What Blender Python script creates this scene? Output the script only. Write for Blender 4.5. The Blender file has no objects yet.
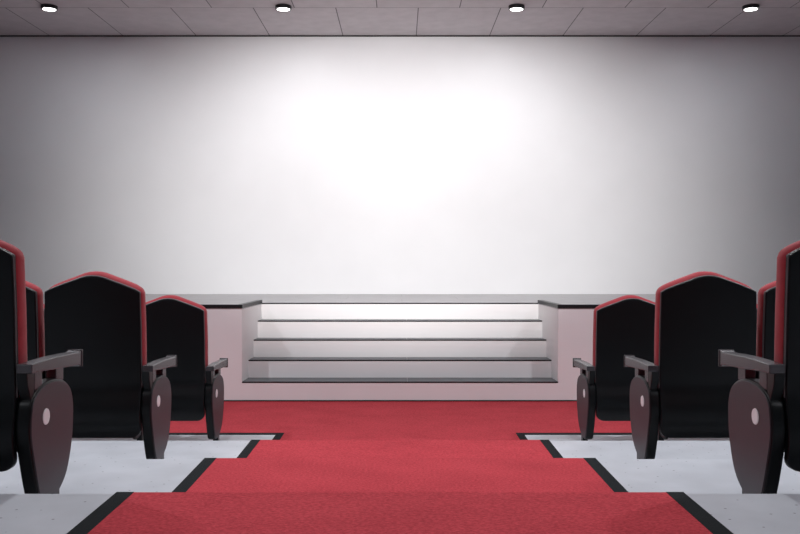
import bpy, bmesh, math
from mathutils import Vector

C = bpy.context.scene
COL = C.collection

# ------------------------------------------------------------------ camera
F = 900.0
EYE = 1.29
cam_d = bpy.data.cameras.new('camera')
cam = bpy.data.objects.new('camera', cam_d)
COL.objects.link(cam)
cam.location = (0, 0, EYE)
cam.rotation_euler = (math.radians(90), 0, 0)
cam_d.sensor_fit = 'HORIZONTAL'
cam_d.sensor_width = 36.0
cam_d.lens = 36.0 * F / 800.0
cam_d.shift_y = -(267 - 256) / 800.0
cam_d.clip_start = 0.05
C.camera = cam

# ------------------------------------------------------------------ world / exposure
w = bpy.data.worlds.new('world'); C.world = w
w.use_nodes = True
w.node_tree.nodes['Background'].inputs[0].default_value = (0.62, 0.68, 0.80, 1)
w.node_tree.nodes['Background'].inputs[1].default_value = 0.02
C.view_settings.view_transform = 'Standard'
C.view_settings.look = 'None'
C.view_settings.gamma = 1.0
C.view_settings.exposure = 0.0
C.view_settings.use_curve_mapping = False

# watts of each row of downlights (middle two, outer two)
LAMPS = {9.57: (16.0, 9.0), 4.85: (36.0, 84.0), 0.05: (8.0, 56.0)}
SPREAD = {9.57: 180, 4.85: 146, 0.05: 150}
WALL_FILL = 1200.0  # watts of the added beam on the white wall
HALL = {'x': 5.3, 'back': 10.86, 'rear': -4.6, 'top': EYE + 2.66}

def area(name, loc, rot, size, power, color=(1, 1, 1), spread=180):
    l = bpy.data.lights.new(name, 'AREA'); l.shape = 'DISK'; l.size = size
    l.energy = power; l.color = color; l.spread = math.radians(spread)
    o = bpy.data.objects.new(name, l); COL.objects.link(o)
    o.location = loc; o.rotation_euler = rot
    return o

# added fill beam that brightens the middle of the big white wall
pj = bpy.data.lights.new('added_fill_beam', 'SPOT')
pj.energy = WALL_FILL; pj.color = (1.0, 0.985, 0.97)
pj.spot_size = math.radians(81); pj.spot_blend = 0.82; pj.shadow_soft_size = 0.10
pjo = bpy.data.objects.new('added_fill_beam', pj); COL.objects.link(pjo)
pjo.location = (0, 4.86, 2.95); pjo.scale = (1.0, 0.66, 1.0)    # flattened cone, kept mostly off the steps
pjo.rotation_euler = (Vector((0, HALL['back'], 1.75)) - Vector(pjo.location)).to_track_quat('-Z', 'Y').to_euler()

# ------------------------------------------------------------------ materials
def mat(name, color, rough=0.6, spec=0.5, metal=0.0, emit=None, strength=0.0, sheen=0.0,
        vary=0.0, vscale=6.0, bump=0.0, bscale=200.0, coat=0.0):
    m = bpy.data.materials.new(name); m.use_nodes = True
    nt = m.node_tree; b = nt.nodes['Principled BSDF']
    b.inputs['Base Color'].default_value = (*color, 1)
    b.inputs['Roughness'].default_value = rough
    b.inputs['Specular IOR Level'].default_value = spec
    b.inputs['Metallic'].default_value = metal
    b.inputs['Sheen Weight'].default_value = sheen
    b.inputs['Coat Weight'].default_value = coat
    if emit:
        b.inputs['Emission Color'].default_value = (*emit, 1)
        b.inputs['Emission Strength'].default_value = strength
    tc = nt.nodes.new('ShaderNodeTexCoord')
    if vary:
        n = nt.nodes.new('ShaderNodeTexNoise'); n.inputs['Scale'].default_value = vscale
        n.inputs['Detail'].default_value = 6
        r = nt.nodes.new('ShaderNodeValToRGB')
        r.color_ramp.elements[0].position = 0.3; r.color_ramp.elements[1].position = 0.7
        r.color_ramp.elements[0].color = (*[c * (1 - vary) for c in color], 1)
        r.color_ramp.elements[1].color = (*[min(1, c * (1 + vary)) for c in color], 1)
        nt.links.new(tc.outputs['Object'], n.inputs['Vector'])
        nt.links.new(n.outputs['Fac'], r.inputs['Fac'])
        nt.links.new(r.outputs['Color'], b.inputs['Base Color'])
    if bump:
        n2 = nt.nodes.new('ShaderNodeTexNoise'); n2.inputs['Scale'].default_value = bscale
        n2.inputs['Detail'].default_value = 4
        bp = nt.nodes.new('ShaderNodeBump'); bp.inputs['Strength'].default_value = bump
        bp.inputs['Distance'].default_value = 0.01
        nt.links.new(tc.outputs['Object'], n2.inputs['Vector'])
        nt.links.new(n2.outputs['Fac'], bp.inputs['Height'])
        nt.links.new(bp.outputs['Normal'], b.inputs['Normal'])
    return m

M = {}
M['wall'] = mat('white_wall_paint', (0.785, 0.785, 0.80), rough=0.36, spec=0.14, vary=0.012, vscale=2.5)
M['side'] = mat('dark_side_wall_paint', (0.035, 0.036, 0.042), rough=0.8)
M['ceil'] = None
M['black'] = mat('black_shell_plastic', (0.0030, 0.0042, 0.0050), rough=0.36, spec=0.22)
M['brown'] = mat('dark_brown_plastic', (0.034, 0.031, 0.038), rough=0.45, spec=0.45, bump=0.05, bscale=400)
M['arm'] = mat('dark_arm_plastic', (0.045, 0.042, 0.047), rough=0.27, spec=0.6)
M['velvet'] = mat('red_velvet', (0.34, 0.036, 0.047), rough=0.8, spec=0.2, sheen=0.18, vary=0.08, vscale=25, bump=0.1, bscale=300)
M['piping'] = mat('grey_piping', (0.14, 0.13, 0.135), rough=0.45)
M['metal'] = mat('dark_leg_metal', (0.02, 0.021, 0.023), rough=0.35, metal=0.6)
M['badge'] = mat('white_badge', (0.86, 0.86, 0.87), rough=0.4)
M['stage'] = mat('stage_white_paint', (0.80, 0.785, 0.79), rough=0.6, spec=0.2, vary=0.015, vscale=3)
M['tread'] = mat('slate_tread', (0.085, 0.092, 0.100), rough=0.40, spec=0.5, vary=0.12, vscale=5)
M['coping'] = mat('black_coping', (0.010, 0.011, 0.013), rough=0.4, spec=0.35)
M['nosing'] = mat('black_nosing', (0.010, 0.011, 0.012), rough=0.8, spec=0.1)
M['border'] = mat('charcoal_carpet_border', (0.009, 0.011, 0.0125), rough=0.9, spec=0.15, bump=0.2, bscale=300)
M['lamp_body'] = mat('black_lamp_metal', (0.006, 0.006, 0.007), rough=0.4)
M['lens'] = mat('lit_lamp_lens', (1, 1, 1), rough=0.5, emit=(1, 0.99, 0.98), strength=6.0)
M['gap'] = mat('dark_shadow_gap', (0.01, 0.01, 0.011), rough=0.9)

def nodes(name, rough, spec):
    m = bpy.data.materials.new(name); m.use_nodes = True
    nt = m.node_tree; b = nt.nodes['Principled BSDF']
    b.inputs['Roughness'].default_value = rough
    b.inputs['Specular IOR Level'].default_value = spec
    return m, nt, b, nt.nodes.new('ShaderNodeTexCoord')

# red loop carpet: woven grain in colour and bump
def carpet_mat():
    m, nt, b, tc = nodes('red_loop_carpet', 0.92, 0.12)
    mp = nt.nodes.new('ShaderNodeMapping'); mp.inputs['Scale'].default_value = (1, 1.4, 1)
    nt.links.new(tc.outputs['Object'], mp.inputs['Vector'])
    n = nt.nodes.new('ShaderNodeTexNoise'); n.inputs['Scale'].default_value = 85; n.inputs['Detail'].default_value = 5
    n.inputs['Roughness'].default_value = 0.7
    nt.links.new(mp.outputs['Vector'], n.inputs['Vector'])
    n1 = nt.nodes.new('ShaderNodeTexNoise'); n1.inputs['Scale'].default_value = 3.0; n1.inputs['Detail'].default_value = 3
    nt.links.new(mp.outputs['Vector'], n1.inputs['Vector'])
    mx = nt.nodes.new('ShaderNodeMath'); mx.operation = 'MULTIPLY_ADD'
    mx.inputs[1].default_value = 0.2
    nt.links.new(n1.outputs['Fac'], mx.inputs[0]); nt.links.new(n.outputs['Fac'], mx.inputs[2])
    r = nt.nodes.new('ShaderNodeValToRGB')
    r.color_ramp.elements[0].position = 0.44; r.color_ramp.elements[1].position = 0.76
    r.color_ramp.elements[0].color = (0.31, 0.028, 0.038, 1)
    r.color_ramp.elements[1].color = (0.56, 0.062, 0.078, 1)
    nt.links.new(mx.outputs[0], r.inputs['Fac']); nt.links.new(r.outputs['Color'], b.inputs['Base Color'])
    bp = nt.nodes.new('ShaderNodeBump'); bp.inputs['Strength'].default_value = 0.6; bp.inputs['Distance'].default_value = 0.006
    nt.links.new(n.outputs['Fac'], bp.inputs['Height']); nt.links.new(bp.outputs['Normal'], b.inputs['Normal'])
    return m
M['carpet'] = carpet_mat()

# pale floor with small dark specks and faint clouding
def floor_mat():
    m, nt, b, tc = nodes('speckled_pale_floor', 0.42, 0.35)
    n = nt.nodes.new('ShaderNodeTexNoise'); n.inputs['Scale'].default_value = 5; n.inputs['Detail'].default_value = 8
    nt.links.new(tc.outputs['Object'], n.inputs['Vector'])
    r = nt.nodes.new('ShaderNodeValToRGB')
    r.color_ramp.elements[0].position = 0.3; r.color_ramp.elements[1].position = 0.7
    r.color_ramp.elements[0].color = (0.45, 0.465, 0.50, 1); r.color_ramp.elements[1].color = (0.53, 0.545, 0.585, 1)
    nt.links.new(n.outputs['Fac'], r.inputs['Fac'])
    v = nt.nodes.new('ShaderNodeTexVoronoi'); v.inputs['Scale'].default_value = 27; v.inputs['Randomness'].default_value = 1
    nt.links.new(tc.outputs['Object'], v.inputs['Vector'])
    r2 = nt.nodes.new('ShaderNodeValToRGB')
    r2.color_ramp.elements[0].position = 0.09; r2.color_ramp.elements[1].position = 0.13
    nt.links.new(v.outputs['Distance'], r2.inputs['Fac'])
    # only some cells carry a speck
    sp = nt.nodes.new('ShaderNodeSeparateColor'); nt.links.new(v.outputs['Color'], sp.inputs[0])
    gt = nt.nodes.new('ShaderNodeMath'); gt.operation = 'GREATER_THAN'; gt.inputs[1].default_value = 0.42
    nt.links.new(sp.outputs[0], gt.inputs[0])
    mx0 = nt.nodes.new('ShaderNodeMath'); mx0.operation = 'MAXIMUM'
    nt.links.new(r2.outputs['Color'], mx0.inputs[0]); nt.links.new(gt.outputs[0], mx0.inputs[1])
    mx = nt.nodes.new('ShaderNodeMixRGB')
    nt.links.new(mx0.outputs[0], mx.inputs[0])
    mx.inputs[1].default_value = (0.15, 0.15, 0.17, 1)
    nt.links.new(r.outputs['Color'], mx.inputs[2]); nt.links.new(mx.outputs['Color'], b.inputs['Base Color'])
    return m
M['floor'] = floor_mat()

# grey ceiling boards laid in half-bond
def board_mat(name, c1, c2, width, length, off, rough=0.8, mortar=0.008, dark=(0.03, 0.03, 0.032), rot=False):
    m, nt, b, tc = nodes(name, rough, 0.2)
    mp = nt.nodes.new('ShaderNodeMapping'); mp.inputs['Location'].default_value = off
    nt.links.new(tc.outputs['Object'], mp.inputs['Vector'])
    br = nt.nodes.new('ShaderNodeTexBrick')
    br.inputs['Scale'].default_value = 1.0
    br.inputs['Brick Width'].default_value = width; br.inputs['Row Height'].default_value = length
    br.inputs['Mortar Size'].default_value = mortar; br.inputs['Mortar Smooth'].default_value = 0.2
    br.offset = 0.5
    br.inputs['Color1'].default_value = (*c1, 1); br.inputs['Color2'].default_value = (*c2, 1)
    br.inputs['Mortar'].default_value = (*dark, 1)
    nt.links.new(mp.outputs['Vector'], br.inputs['Vector'])
    n = nt.nodes.new('ShaderNodeTexNoise'); n.inputs['Scale'].default_value = 7; n.inputs['Detail'].default_value = 8
    nt.links.new(tc.outputs['Object'], n.inputs['Vector'])
    mx = nt.nodes.new('ShaderNodeMixRGB'); mx.blend_type = 'MULTIPLY'; mx.inputs[0].default_value = 0.25
    nt.links.new(br.outputs['Color'], mx.inputs[1]); nt.links.new(n.outputs['Fac'], mx.inputs[2])
    nt.links.new(mx.outputs['Color'], b.inputs['Base Color'])
    return m
M['ceil'] = board_mat('grey_ceiling_boards', (0.60, 0.555, 0.575), (0.63, 0.585, 0.605), 0.885, 1.29, (-0.196 + 0.4425, -9.64, 0), mortar=0.006, dark=(0.17, 0.16, 0.165))
M['deck'] = board_mat('stage_deck_boards', (0.47, 0.46, 0.47), (0.49, 0.48, 0.49), 1.2, 0.6, (-0.02, 0, 0), rough=0.5, mortar=0.003, dark=(0.34, 0.33, 0.34))

# ------------------------------------------------------------------ helpers
def obj(name, bm, m, parent=None, smooth=False, bevel=0.0, seg=3, loc=None):
    me = bpy.data.meshes.new(name)
    bmesh.ops.recalc_face_normals(bm, faces=bm.faces)
    bm.to_mesh(me); bm.free()
    me.materials.append(m)
    o = bpy.data.objects.new(name, me); COL.objects.link(o)
    if parent: o.parent = parent
    if loc: o.location = loc
    if smooth:
        for p in me.polygons: p.use_smooth = True
    if bevel:
        b = o.modifiers.new('bevel', 'BEVEL'); b.width = bevel; b.segments = seg
        b.limit_method = 'ANGLE'; b.angle_limit = math.radians(40)
        b.harden_normals = False
        for p in me.polygons: p.use_smooth = True
        wn = o.modifiers.new('wn', 'WEIGHTED_NORMAL'); wn.keep_sharp = True
    return o

def box(bm, x0, x1, y0, y1, z0, z1):
    v = [bm.verts.new((x, y, z)) for x in (x0, x1) for y in (y0, y1) for z in (z0, z1)]
    for f in ((0, 1, 3, 2), (4, 6, 7, 5), (0, 4, 5, 1), (2, 3, 7, 6), (0, 2, 6, 4), (1, 5, 7, 3)):
        bm.faces.new([v[i] for i in f])
    return bm

def prism_x(bm, pts, x0, x1):
    """polygon in (y, z) extruded along x"""
    a = [bm.verts.new((x0, y, z)) for y, z in pts]
    b = [bm.verts.new((x1, y, z)) for y, z in pts]
    n = len(pts)
    bm.faces.new(a); bm.faces.new(b[::-1])
    for i in range(n):
        bm.faces.new((a[i], a[(i + 1) % n], b[(i + 1) % n], b[i]))
    return bm

def cyl_z(bm, r, z0, z1, cx=0, cy=0, n=32, r1=None):
    r1 = r if r1 is None else r1
    a = [bm.verts.new((cx + r * math.cos(2 * math.pi * i / n), cy + r * math.sin(2 * math.pi * i / n), z0)) for i in range(n)]
    b = [bm.verts.new((cx + r1 * math.cos(2 * math.pi * i / n), cy + r1 * math.sin(2 * math.pi * i / n), z1)) for i in range(n)]
    bm.faces.new(a[::-1]); bm.faces.new(b)
    for i in range(n):
        bm.faces.new((a[i], a[(i + 1) % n], b[(i + 1) % n], b[i]))
    return bm

def spline(pts, k=6):
    """closed Catmull-Rom"""
    out = []; n = len(pts)
    for i in range(n):
        p0, p1, p2, p3 = (Vector(pts[(i + j - 1) % n]) for j in range(4))
        for s in range(k):
            t = s / k
            out.append(tuple(0.5 * ((2 * p1) + (p2 - p0) * t + (2 * p0 - 5 * p1 + 4 * p2 - p3) * t * t + (3 * p1 - p0 - 3 * p2 + p3) * t ** 3)))
    return out

def tag(o, label, cat, group=None):
    o['label'] = label; o['category'] = cat
    if group: o['group'] = group
    return o

def struct(name, bm, m, **k):
    o = obj(name, bm, m, **k); o['kind'] = 'structure'; return o

# ------------------------------------------------------------------ the hall
X = HALL['x']; TOP = HALL['top']; BACK = HALL['back']; REAR = HALL['rear']
# terrace: (front edge y, height)
TIERS = [(0.27, 0.90), (1.57, 0.72), (2.838, 0.54), (4.12, 0.36), (5.41, 0.18)]
prof = [(REAR, -0.2), (REAR, 0.90)]
for i, (y, z) in enumerate(TIERS):
    prof.append((y, z)); prof.append((y, TIERS[i + 1][1] if i + 1 < len(TIERS) else 0.0))
prof += [(BACK, 0.0), (BACK, -0.2)]
struct('floor', prism_x(bmesh.new(), prof, -X, X), M['floor'])
struct('ceiling', box(bmesh.new(), -X, X, REAR, BACK, TOP, TOP + 0.15), M['ceil'])
struct('wall_back', box(bmesh.new(), -X, X, BACK + 0.001, BACK + 0.15, -0.2, TOP + 0.15), M['wall'])
struct('wall_left', box(bmesh.new(), -X - 0.15, -X, REAR, BACK + 0.15, -0.2, TOP + 0.15), M['side'])
struct('wall_right', box(bmesh.new(), X, X + 0.15, REAR, BACK + 0.15, -0.2, TOP + 0.15), M['side'])
struct('wall_rear', box(bmesh.new(), -X - 0.15, X + 0.15, REAR - 0.15, REAR, -0.2, TOP + 0.15), M['side'])
struct('shadow_gap_strip_1', box(bmesh.new(), -X, X, BACK - 0.012, BACK, TOP - 0.014, TOP), M['gap'])  # thin dark strip standing in for the shade where wall meets ceiling

# ------------------------------------------------------------------ stage
SF = 7.97
SY = [7.97, 8.235, 8.455, 8.64, 8.825]
STZ = 0.83
R = STZ / 5
def sx(y): return 1.40 - (y - SF) * 0.052
X = X - 0.004; BACK = BACK - 0.002
stage = bpy.data.objects.new('stage', None); COL.objects.link(stage); stage.location = (0, SF, 0)
tag(stage, 'low white stage platform with five dark treaded steps in the middle of its front', 'stage')
def sobj(name, bm, m, **k):
    o = obj(name, bm, m, parent=stage, **k); o.matrix_parent_inverse = stage.matrix_world.inverted()
    o.location = (0, -SF, 0)
    return o
bm = bmesh.new()
for s in (-1, 1):
    pl = [(s * X, SF), (s * sx(SF), SF), (s * sx(SY[4]), SY[4]), (s * X, SY[4])]
    a = [bm.verts.new((x, y, 0)) for x, y in pl]; b = [bm.verts.new((x, y, STZ - 0.012)) for x, y in pl]
    bm.faces.new(a); bm.faces.new(b)
    for i in range(4): bm.faces.new((a[i], a[(i + 1) % 4], b[(i + 1) % 4], b[i]))
box(bm, -X, X, SY[4], BACK, 0, STZ - 0.012)
sobj('platform', bm, M['stage'])
# deck
bm = bmesh.new()
for s in (-1, 1):
    pl = [(s * X, SF), (s * sx(SF), SF), (s * sx(SY[4]), SY[4]), (s * X, SY[4])]
    a = [bm.verts.new((x, y, STZ - 0.012)) for x, y in pl]; b = [bm.verts.new((x, y, STZ)) for x, y in pl]
    bm.faces.new(a); bm.faces.new(b)
    for i in range(4): bm.faces.new((a[i], a[(i + 1) % 4], b[(i + 1) % 4], b[i]))
box(bm, -X, X, SY[4], BACK, STZ - 0.012, STZ)
sobj('deck', bm, M['deck'])
# coping along the front and back beside the steps
cw, ct, ov = 0.045, 0.032, 0.006
for s in (-1, 1):
    bm = bmesh.new()
    box(bm, *sorted((s * (sx(SF) - ov), s * X)), SF - ov, SF + cw, STZ - 0.003, STZ + ct - 0.003)
    x0, x1 = sx(SF), sx(SY[4])
    pl = [(s * (x0 - ov), SF + cw), (s * (x1 - ov), SY[4]), (s * (x1 + cw), SY[4]), (s * (x0 + cw), SF + cw)]
    a = [bm.verts.new((x, y, STZ - 0.003)) for x, y in pl]; b = [bm.verts.new((x, y, STZ + ct - 0.003)) for x, y in pl]
    bm.faces.new(a); bm.faces.new(b)
    for i in range(4): bm.faces.new((a[i], a[(i + 1) % 4], b[(i + 1) % 4], b[i]))
    sobj('coping', bm, M['coping'])['label'] = 'thin black coping along the front edge'
# steps
for i in range(4):
    y0, y1 = SY[i], SY[i + 1]
    zt = R * (i + 1) + (0.011, 0.008, 0.007, 0.006)[i]
    bm = bmesh.new()
    x0 = sx(y0)
    box(bm, -x0 + 0.0, x0 - 0.0, y0 + 0.0005, y1 + 0.0005, 0.0, zt - 0.009)
    st = sobj('step', bm, M['stage'])
    bm = bmesh.new()
    xs = [-x0, -0.93, 0.065, 1.06, x0]
    for a_, b_ in zip(xs, xs[1:]):
        box(bm, a_ + 0.0015, b_ - 0.0015, y0 + 0.001, y1, zt - 0.009, zt)
    t = obj('tread', bm, M['tread'], parent=st); t['label'] = 'slate grey tread'
    bm = bmesh.new(); box(bm, -x0, x0, y0 - 0.0015, y0 + 0.001, zt - 0.011, zt + 0.0005)
    obj('nosing', bm, M['nosing'], parent=st)
bm = bmesh.new(); box(bm, -sx(SY[4]), sx(SY[4]), SY[4] - 0.0015, SY[4] + 0.004, STZ - 0.010, STZ + 0.001)
sobj('nosing', bm, M['nosing'])
bm = bmesh.new(); box(bm, -X, X, SF - 0.006, SF, 0.0, 0.014)
sobj('base_strip', bm, M['nosing'])

# ------------------------------------------------------------------ red carpet with charcoal border
W = 0.84; BW = 0.055; CT = 0.004; YE = 6.545
def runner(bm, x0, x1, yend, ct, ystart=REAR + 0.02):
    top = [(ystart, 0.90 + ct)]
    bot = [(ystart, 0.90)]
    for i, (y, z) in enumerate(TIERS):
        zn = TIERS[i + 1][1] if i + 1 < len(TIERS) else 0.0
        top += [(y + ct, z + ct), (y + ct, zn + ct)]
        bot += [(y, z), (y, zn)]
    top.append((yend, ct)); bot.append((yend, 0.0))
    n = len(top)
    for i in range(n - 1):
        pts = [bot[i], bot[i + 1], top[i + 1], top[i]]
        prism_x(bm, pts, x0, x1)
    bmesh.ops.remove_doubles(bm, verts=bm.verts, dist=1e-5)
    return bm
bm = runner(bmesh.new(), -W, W, YE, CT)
box(bm, -X + 0.005, X - 0.005, YE, SF - 0.008, 0, CT)
carpet = obj('aisle_carpet', bm, M['carpet'])
tag(carpet, 'red carpet running down the stepped centre aisle to the stage', 'carpet')
bm = bmesh.new()
for s in (-1, 1):
    runner(bm, *sorted((s * W, s * (W + BW))), YE, CT + 0.001)
    box(bm, *sorted((s * (W + BW), s * (X - 0.005))), YE - BW, YE, 0, CT + 0.001)
bd = obj('border', bm, M['border'], parent=carpet); bd['label'] = 'charcoal border strip'

# ------------------------------------------------------------------ theatre seats
def prof_y(z):
    """rear face of the shell: slight lean, belly low down, tucked under at the bottom"""
    pts = [(1.05, 0.000), (0.9, 0.003), (0.7, 0.012), (0.55, 0.019), (0.48, 0.023), (0.45, 0.0215), (0.42, 0.0155), (0.39, 0.0085), (0.36, 0.003),
           (0.33, 0.001), (0.30, 0.002), (0.27, 0.008), (0.24, 0.020), (0.215, 0.036), (0.15, 0.06)]
    if z >= pts[0][0]: return pts[0][1]
    for (za, ya), (zb, yb) in zip(pts, pts[1:]):
        if z >= zb:
            t = (z - zb) / (za - zb); t = t * t * (3 - 2 * t) if abs(ya - yb) > 0.01 else t
            return yb + (ya - yb) * t
    return pts[-1][1]

def top_z(x, peak):
    pts = [(0, 0), (0.03, -0.002), (0.06, -0.010), (0.09, -0.0225), (0.13, -0.037), (0.17, -0.053), (0.20, -0.066), (0.222, -0.080),
           (0.232, -0.092), (0.237, -0.108), (0.30, -0.13)]
    x = abs(x)
    for (xa, ya), (xb, yb) in zip(pts, pts[1:]):
        if x <= xb:
            return peak + ya + (yb - ya) * (x - xa) / (xb - xa)
    return peak - 0.13

def slab(hw, peak, zlow, y_off, th, corner, puff=0.0, rr=0.03, square=False, nx=28, nz=44, seg=5):
    """curved backrest body with an ogee top, rounded lower corners and a rounded rim of radius rr"""
    bm = bmesh.new()
    ss = [math.sin(math.pi / 2 * (2 * i / nx - 1)) for i in range(nx + 1)]
    def P(i, j, inset, dy):
        s = ss[i]; x = s * hw
        zt = top_z(x * (0.222 if square else 0.237) / hw, peak) - inset
        e = max(0.0, abs(x) - (hw - corner)) / corner
        zb = zlow + inset + corner * (1 - math.sqrt(max(0, 1 - min(1, e) ** 2)))
        z = zb + (zt - zb) * j / nz
        wz = 1.0 - 0.02 * max(0, (z - 0.75) / 0.27)
        return Vector((s * (hw - inset) * wz, prof_y(z) + y_off + dy, z))
    def grid(inset, dy, pf):
        return [[bm.verts.new(P(i, j, inset, dy) + Vector((0, pf * (1 - ss[i] ** 2) * math.sin(math.pi * j / nz) ** 0.6, 0)))
                 for j in range(nz + 1)] for i in range(nx + 1)]
    per = [(i, 0) for i in range(nx)] + [(nx, j) for j in range(nz)] + [(i, nz) for i in range(nx, 0, -1)] + [(0, j) for j in range(nz, 0, -1)]
    A = grid(rr, 0.0, 0.0); B = grid(rr, th, puff)
    for g in (A, B):
        for i in range(nx):
            for j in range(nz):
                bm.faces.new((g[i][j], g[i + 1][j], g[i + 1][j + 1], g[i][j + 1]))
    loops = [[A[i][j] for i, j in per]]
    r2 = min(rr, th / 2)
    for k in range(1, seg + 1):
        a = math.pi / 2 * k / seg
        loops.append([bm.verts.new(P(i, j, rr * (1 - math.sin(a)), r2 * (1 - math.cos(a)))) for i, j in per])
    for k in range(seg if th > 2 * r2 + 1e-6 else seg - 1, 0, -1):
        a = math.pi / 2 * k / seg
        loops.append([bm.verts.new(P(i, j, rr * (1 - math.sin(a)), th - r2 * (1 - math.cos(a)))) for i, j in per])
    loops.append([B[i][j] for i, j in per])
    n = len(per)
    for p, q in zip(loops, loops[1:]):
        for k in range(n):
            bm.faces.new((p[k], p[(k + 1) % n], q[(k + 1) % n], q[k]))
    return bm

def tube(bm, pts, r, n=6):
    rings = []
    for i, p in enumerate(pts):
        p = Vector(p)
        d = (Vector(pts[min(i + 1, len(pts) - 1)]) - Vector(pts[max(i - 1, 0)])).normalized()
        a = d.cross(Vector((0, 1, 0))).normalized(); b = d.cross(a)
        rings.append([bm.verts.new(p + r * (math.cos(2 * math.pi * k / n) * a + math.sin(2 * math.pi * k / n) * b)) for k in range(n)])
    for q, w_ in zip(rings, rings[1:]):
        for k in range(n):
            bm.faces.new((q[k], q[(k + 1) % n], w_[(k + 1) % n], w_[k]))
    bm.faces.new(rings[0]); bm.faces.new(rings[-1][::-1])
    return bm

PANEL = spline([(.05, .455), (.028, .41), (.022, .335), (.046, .25), (.082, .15), (.118, .085), (.18, .066), (.26, .078), (.35, .135),
                (.403, .24), (.418, .33), (.414, .40), (.38, .452), (.305, .484), (.22, .495), (.12, .487)], 5)
PITCH = 0.51; SIDE = 0.26     # stand centre from the seat centre

def stand(root, sgn, face, wide=True):
    """armrest with posts, rounded end panel and leg. sgn: which side of the seat; face: which way its outer face looks"""
    cx = sgn * (SIDE if wide else PITCH / 2)
    hp = 0.018 if wide else 0.0095
    xo = cx + face * (0.022 if wide else 0.0065); xi = cx - face * (0.026 if wide else 0.0115)
    p = obj('end_panel', prism_x(bmesh.new(), PANEL, *sorted((xo, xi))), M['black'], root, bevel=0.007, seg=3)
    cen = Vector((0.24, 0.29))
    pl = [tuple(cen + (Vector(q) - cen) * 0.965) for q in PANEL]
    f = obj('panel_face', prism_x(bmesh.new(), pl, *sorted((xo - face * 0.002, xo + face * 0.004))), M['brown'], p, bevel=0.003, seg=2)
    f['label'] = 'dark brown outer face'
    bm = bmesh.new()
    n = 28
    a = [bm.verts.new((xo + face * 0.003, 0.152 + 0.029 * math.cos(2 * math.pi * k / n), 0.376 + 0.029 * math.sin(2 * math.pi * k / n))) for k in range(n)]
    b = [bm.verts.new((xo + face * 0.007, 0.152 + 0.027 * math.cos(2 * math.pi * k / n), 0.376 + 0.027 * math.sin(2 * math.pi * k / n))) for k in range(n)]
    bm.faces.new(a); bm.faces.new(b)
    for k in range(n): bm.faces.new((a[k], a[(k + 1) % n], b[(k + 1) % n], b[k]))
    g = obj('badge', bm, M['badge'], p); g['label'] = 'round white badge'
    arm = [(0.0, .574), (.10, .5755), (.22, .576), (.34, .572), (.43, .568), (.448, .571), (.462, .573),
           (.465, .517), (.447, .513), (.438, .520), (.30, .527), (.16, .535), (.08, .541), (0.0, .543)]
    if not wide: arm = [(max(y_, 0.114), z_) for y_, z_ in arm if y_ > 0.09 or y_ == 0.0]
    ar = obj('armrest', prism_x(bmesh.new(), arm, *sorted((cx + face * (0.040 if wide else 0.018), cx - face * (0.012 if wide else 0.018)))), M['arm'], root, bevel=0.004, seg=3)
    bm = bmesh.new(); w0, w1 = sorted((cx + face * (0.043 if wide else 0.018), cx - face * (0.015 if wide else 0.018)))
    box(bm, w0, w1, 0.457, 0.467, 0.510, 0.5755)
    obj('end_cap', bm, M['arm'], ar, bevel=0.003, seg=2)
    bm = bmesh.new(); box(bm, cx - hp, cx + hp, 0.075, 0.140, 0.478, 0.545)
    obj('post', bm, M['arm'], ar, bevel=0.003, seg=2)
    bm = bmesh.new(); box(bm, cx - hp, cx + hp, 0.265, 0.335, 0.478, 0.535)
    obj('post', bm, M['arm'], ar, bevel=0.003, seg=2)
    bm = bmesh.new()
    prism_x(bm, [(0.012, .545), (0.072, .545), (0.072, .455), (0.05, .44), (0.020, .50)], cx - hp, cx + hp)
    obj('bracket', bm, M['black'], ar, bevel=0.003, seg=2)
    bm = bmesh.new(); box(bm, cx - 0.017, cx + 0.017, 0.245, 0.300, 0.008, 0.12)
    box(bm, cx - 0.026, cx + 0.026, 0.225, 0.320, 0.0, 0.009)
    obj('leg', bm, M['metal'], root, bevel=0.002, seg=2)

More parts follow.
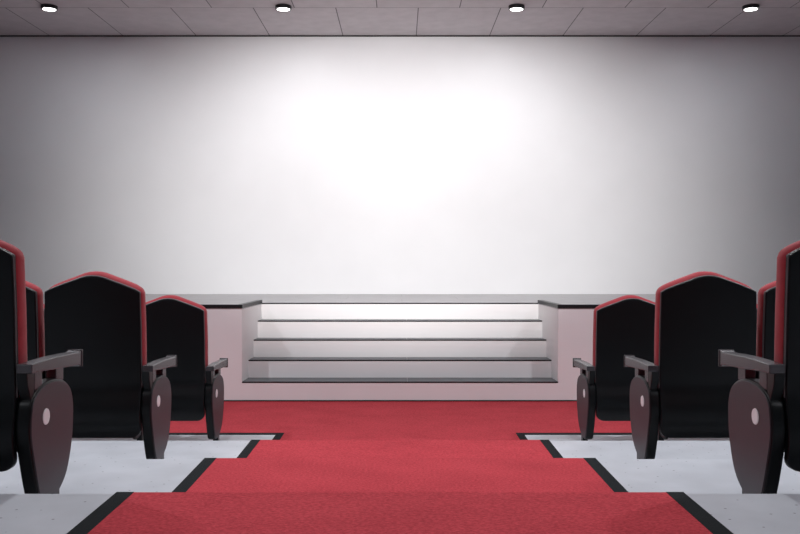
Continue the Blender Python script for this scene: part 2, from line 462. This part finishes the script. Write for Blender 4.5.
def make_seat(side, stands, wide):
    """side -1: left of the aisle (aisle lies towards +x)"""
    a = -side
    root = bpy.data.objects.new('theatre_seat', None); COL.objects.link(root)
    bk = obj('backrest', slab(0.243, 1.034, 0.44, 0.022, 0.088, 0.03, puff=0.02, rr=0.034), M['velvet'], root, smooth=True)
    bk['label'] = 'red velvet back cushion'
    sh = obj('back_shell', slab(0.235, 1.013, 0.212, 0.0, 0.034, 0.055, rr=0.004, seg=2, square=True), M['black'], root, smooth=True)
    sh['label'] = 'black moulded back shell'
    pts = []
    hw = 0.2355
    for k in range(0, 15):
        z = 0.46 + k * (0.925 - 0.46) / 14; pts.append((hw * (1.0 - 0.02 * max(0, (z - 0.75) / 0.27)), prof_y(z) + 0.012, z))
    N = 40
    for k in range(N + 1):
        s = math.cos(math.pi * k / N)
        x = s * hw; z = top_z(x * 0.222 / hw, 1.013); wz = 1.0 - 0.02 * max(0, (z - 0.75) / 0.27)
        pts.append((x * wz, prof_y(z) + 0.012, z))
    for k in range(14, -1, -1):
        z = 0.46 + k * (0.925 - 0.46) / 14; pts.append((-hw * (1.0 - 0.02 * max(0, (z - 0.75) / 0.27)), prof_y(z) + 0.012, z))
    pp = obj('piping', tube(bmesh.new(), pts, 0.0032), M['piping'], sh, smooth=True); pp['label'] = 'thin grey piping'
    # seat cushion and pan
    bm = bmesh.new()
    prism_x(bm, spline([(.11, .43), (.11, .375), (.25, .36), (.42, .365), (.455, .39), (.45, .435), (.40, .455), (.25, .45)], 5), -0.212, 0.212)
    obj('seat', bm, M['velvet'], root, bevel=0.02, seg=4)['label'] = 'red velvet seat cushion'
    bm = bmesh.new()
    prism_x(bm, spline([(.06, .40), (.06, .27), (.16, .262), (.34, .30), (.435, .355), (.43, .372), (.25, .366), (.12, .38)], 4), -0.20, 0.20)
    obj('seat_pan', bm, M['black'], root, bevel=0.008, seg=2)
    for q in stands:      # 'aisle' / 'far'
        stand(root, a if q == 'aisle' else -a, a if q == 'aisle' else -a, q == 'far' or wide)
    return root

def copy_tree(o, parent=None):
    c = o.copy(); COL.objects.link(c)
    if parent: c.parent = parent
    for ch in list(o.children): copy_tree(ch, c)
    return c

# rows: rear-face y, floor height, number of seats, name of row
ROWS = [(2.955, 0.36, 1), (4.40, 0.18, 2), (5.84, 0.0, 3)]
side_word = {-1: 'left', 1: 'right'}
LAB = {
    (0, 0): 'big black-backed seat with red rim, nearest the camera at the {s} edge',
    (1, 0): 'black-backed red seat of the middle row beside the aisle on the {s}',
    (1, 1): 'red-rimmed seat on the {s} partly hidden beyond the nearest seat',
    (2, 0): 'smallest black-backed red seat on the {s}, beside the aisle and closest to the stage',
    (2, 1): 'red seat on the {s}, second from the aisle in the row closest to the stage',
    (2, 2): 'red seat on the {s}, third from the aisle in the row closest to the stage',
}
for side in (-1, 1):
    protos = {}
    for ri, (y, z, n) in enumerate(ROWS):
        for k in range(n):
            kind = ('both' if k == n - 1 else 'one', k == 0)
            if kind not in protos:
                s = protos[kind] = make_seat(side, ['aisle'] if kind[0] == 'one' else ['aisle', 'far'], kind[1])
            else:
                s = copy_tree(protos[kind])
            s.location = (side * (1.508 + k * PITCH) + (0.005 if side > 0 else 0), y, z)
            tag(s, LAB[(ri, k)].format(s=side_word[side]), 'theatre seat', 'theatre seats in rows on the %s of the aisle' % side_word[side])

# ------------------------------------------------------------------ ceiling downlights
LX = [-3.73, -1.24, 1.24, 3.73]
LY = [9.57, 4.85, 0.05]
def make_light():
    root = bpy.data.objects.new('ceiling_light', None); COL.objects.link(root)
    bm = bmesh.new(); cyl_z(bm, 0.086, -0.038, 0.0, n=48)
    obj('housing', bm, M['lamp_body'], root, bevel=0.004, seg=2)['label'] = 'black ring housing'
    bm = bmesh.new(); cyl_z(bm, 0.068, -0.0392, -0.030, n=48)
    obj('lens', bm, M['lens'], root)['label'] = 'glowing white lens'
    return root
proto = None
pos_word = {-3.73: 'far left', -1.24: 'middle left', 1.24: 'middle right', 3.73: 'far right'}
row_word = {9.57: 'in front of the white wall', 4.85: 'above the seats', 0.05: 'over the rear of the aisle'}
for ly in LY:
    for lx in LX:
        o = proto = make_light() if proto is None else copy_tree(proto)
        o.location = (lx, ly, TOP)
        tag(o, 'round black-rimmed downlight %s, the %s of four' % (row_word[ly], pos_word[lx]), 'ceiling light', 'ceiling downlights')
        area('downlight_glow', (lx, ly, TOP - 0.0400), (0, 0, 0), 0.122, LAMPS[ly][0 if abs(lx) < 2 else 1], (0.97, 0.98, 1.0) if abs(lx) < 2 else (0.90, 0.94, 1.0), SPREAD[ly])

# added lamp body, out of view over the seats, for the wall fill beam
pr = bpy.data.objects.new('added_fill_lamp', None); COL.objects.link(pr); pr.location = (0, 4.66, 2.95)
tag(pr, 'black lamp box added out of view over the seats to brighten the wall', 'added_fill_lamp')
bm = bmesh.new(); box(bm, -0.22, 0.22, -0.12, 0.14, -0.09, 0.09)
obj('body', bm, M['lamp_body'], pr, bevel=0.015)
bm = bmesh.new(); cyl_z(bm, 0.05, 0, 0.04)
bmesh.ops.rotate(bm, verts=bm.verts, cent=(0, 0, 0), matrix=__import__('mathutils').Matrix.Rotation(-math.pi / 2, 3, 'X'))
obj('lens', bm, M['lens'], pr, loc=(0, 0.142, 0))  # glowing front of the added lamp
bm = bmesh.new(); cyl_z(bm, 0.02, 0.085, TOP - 2.95)
obj('mount', bm, M['metal'], pr)
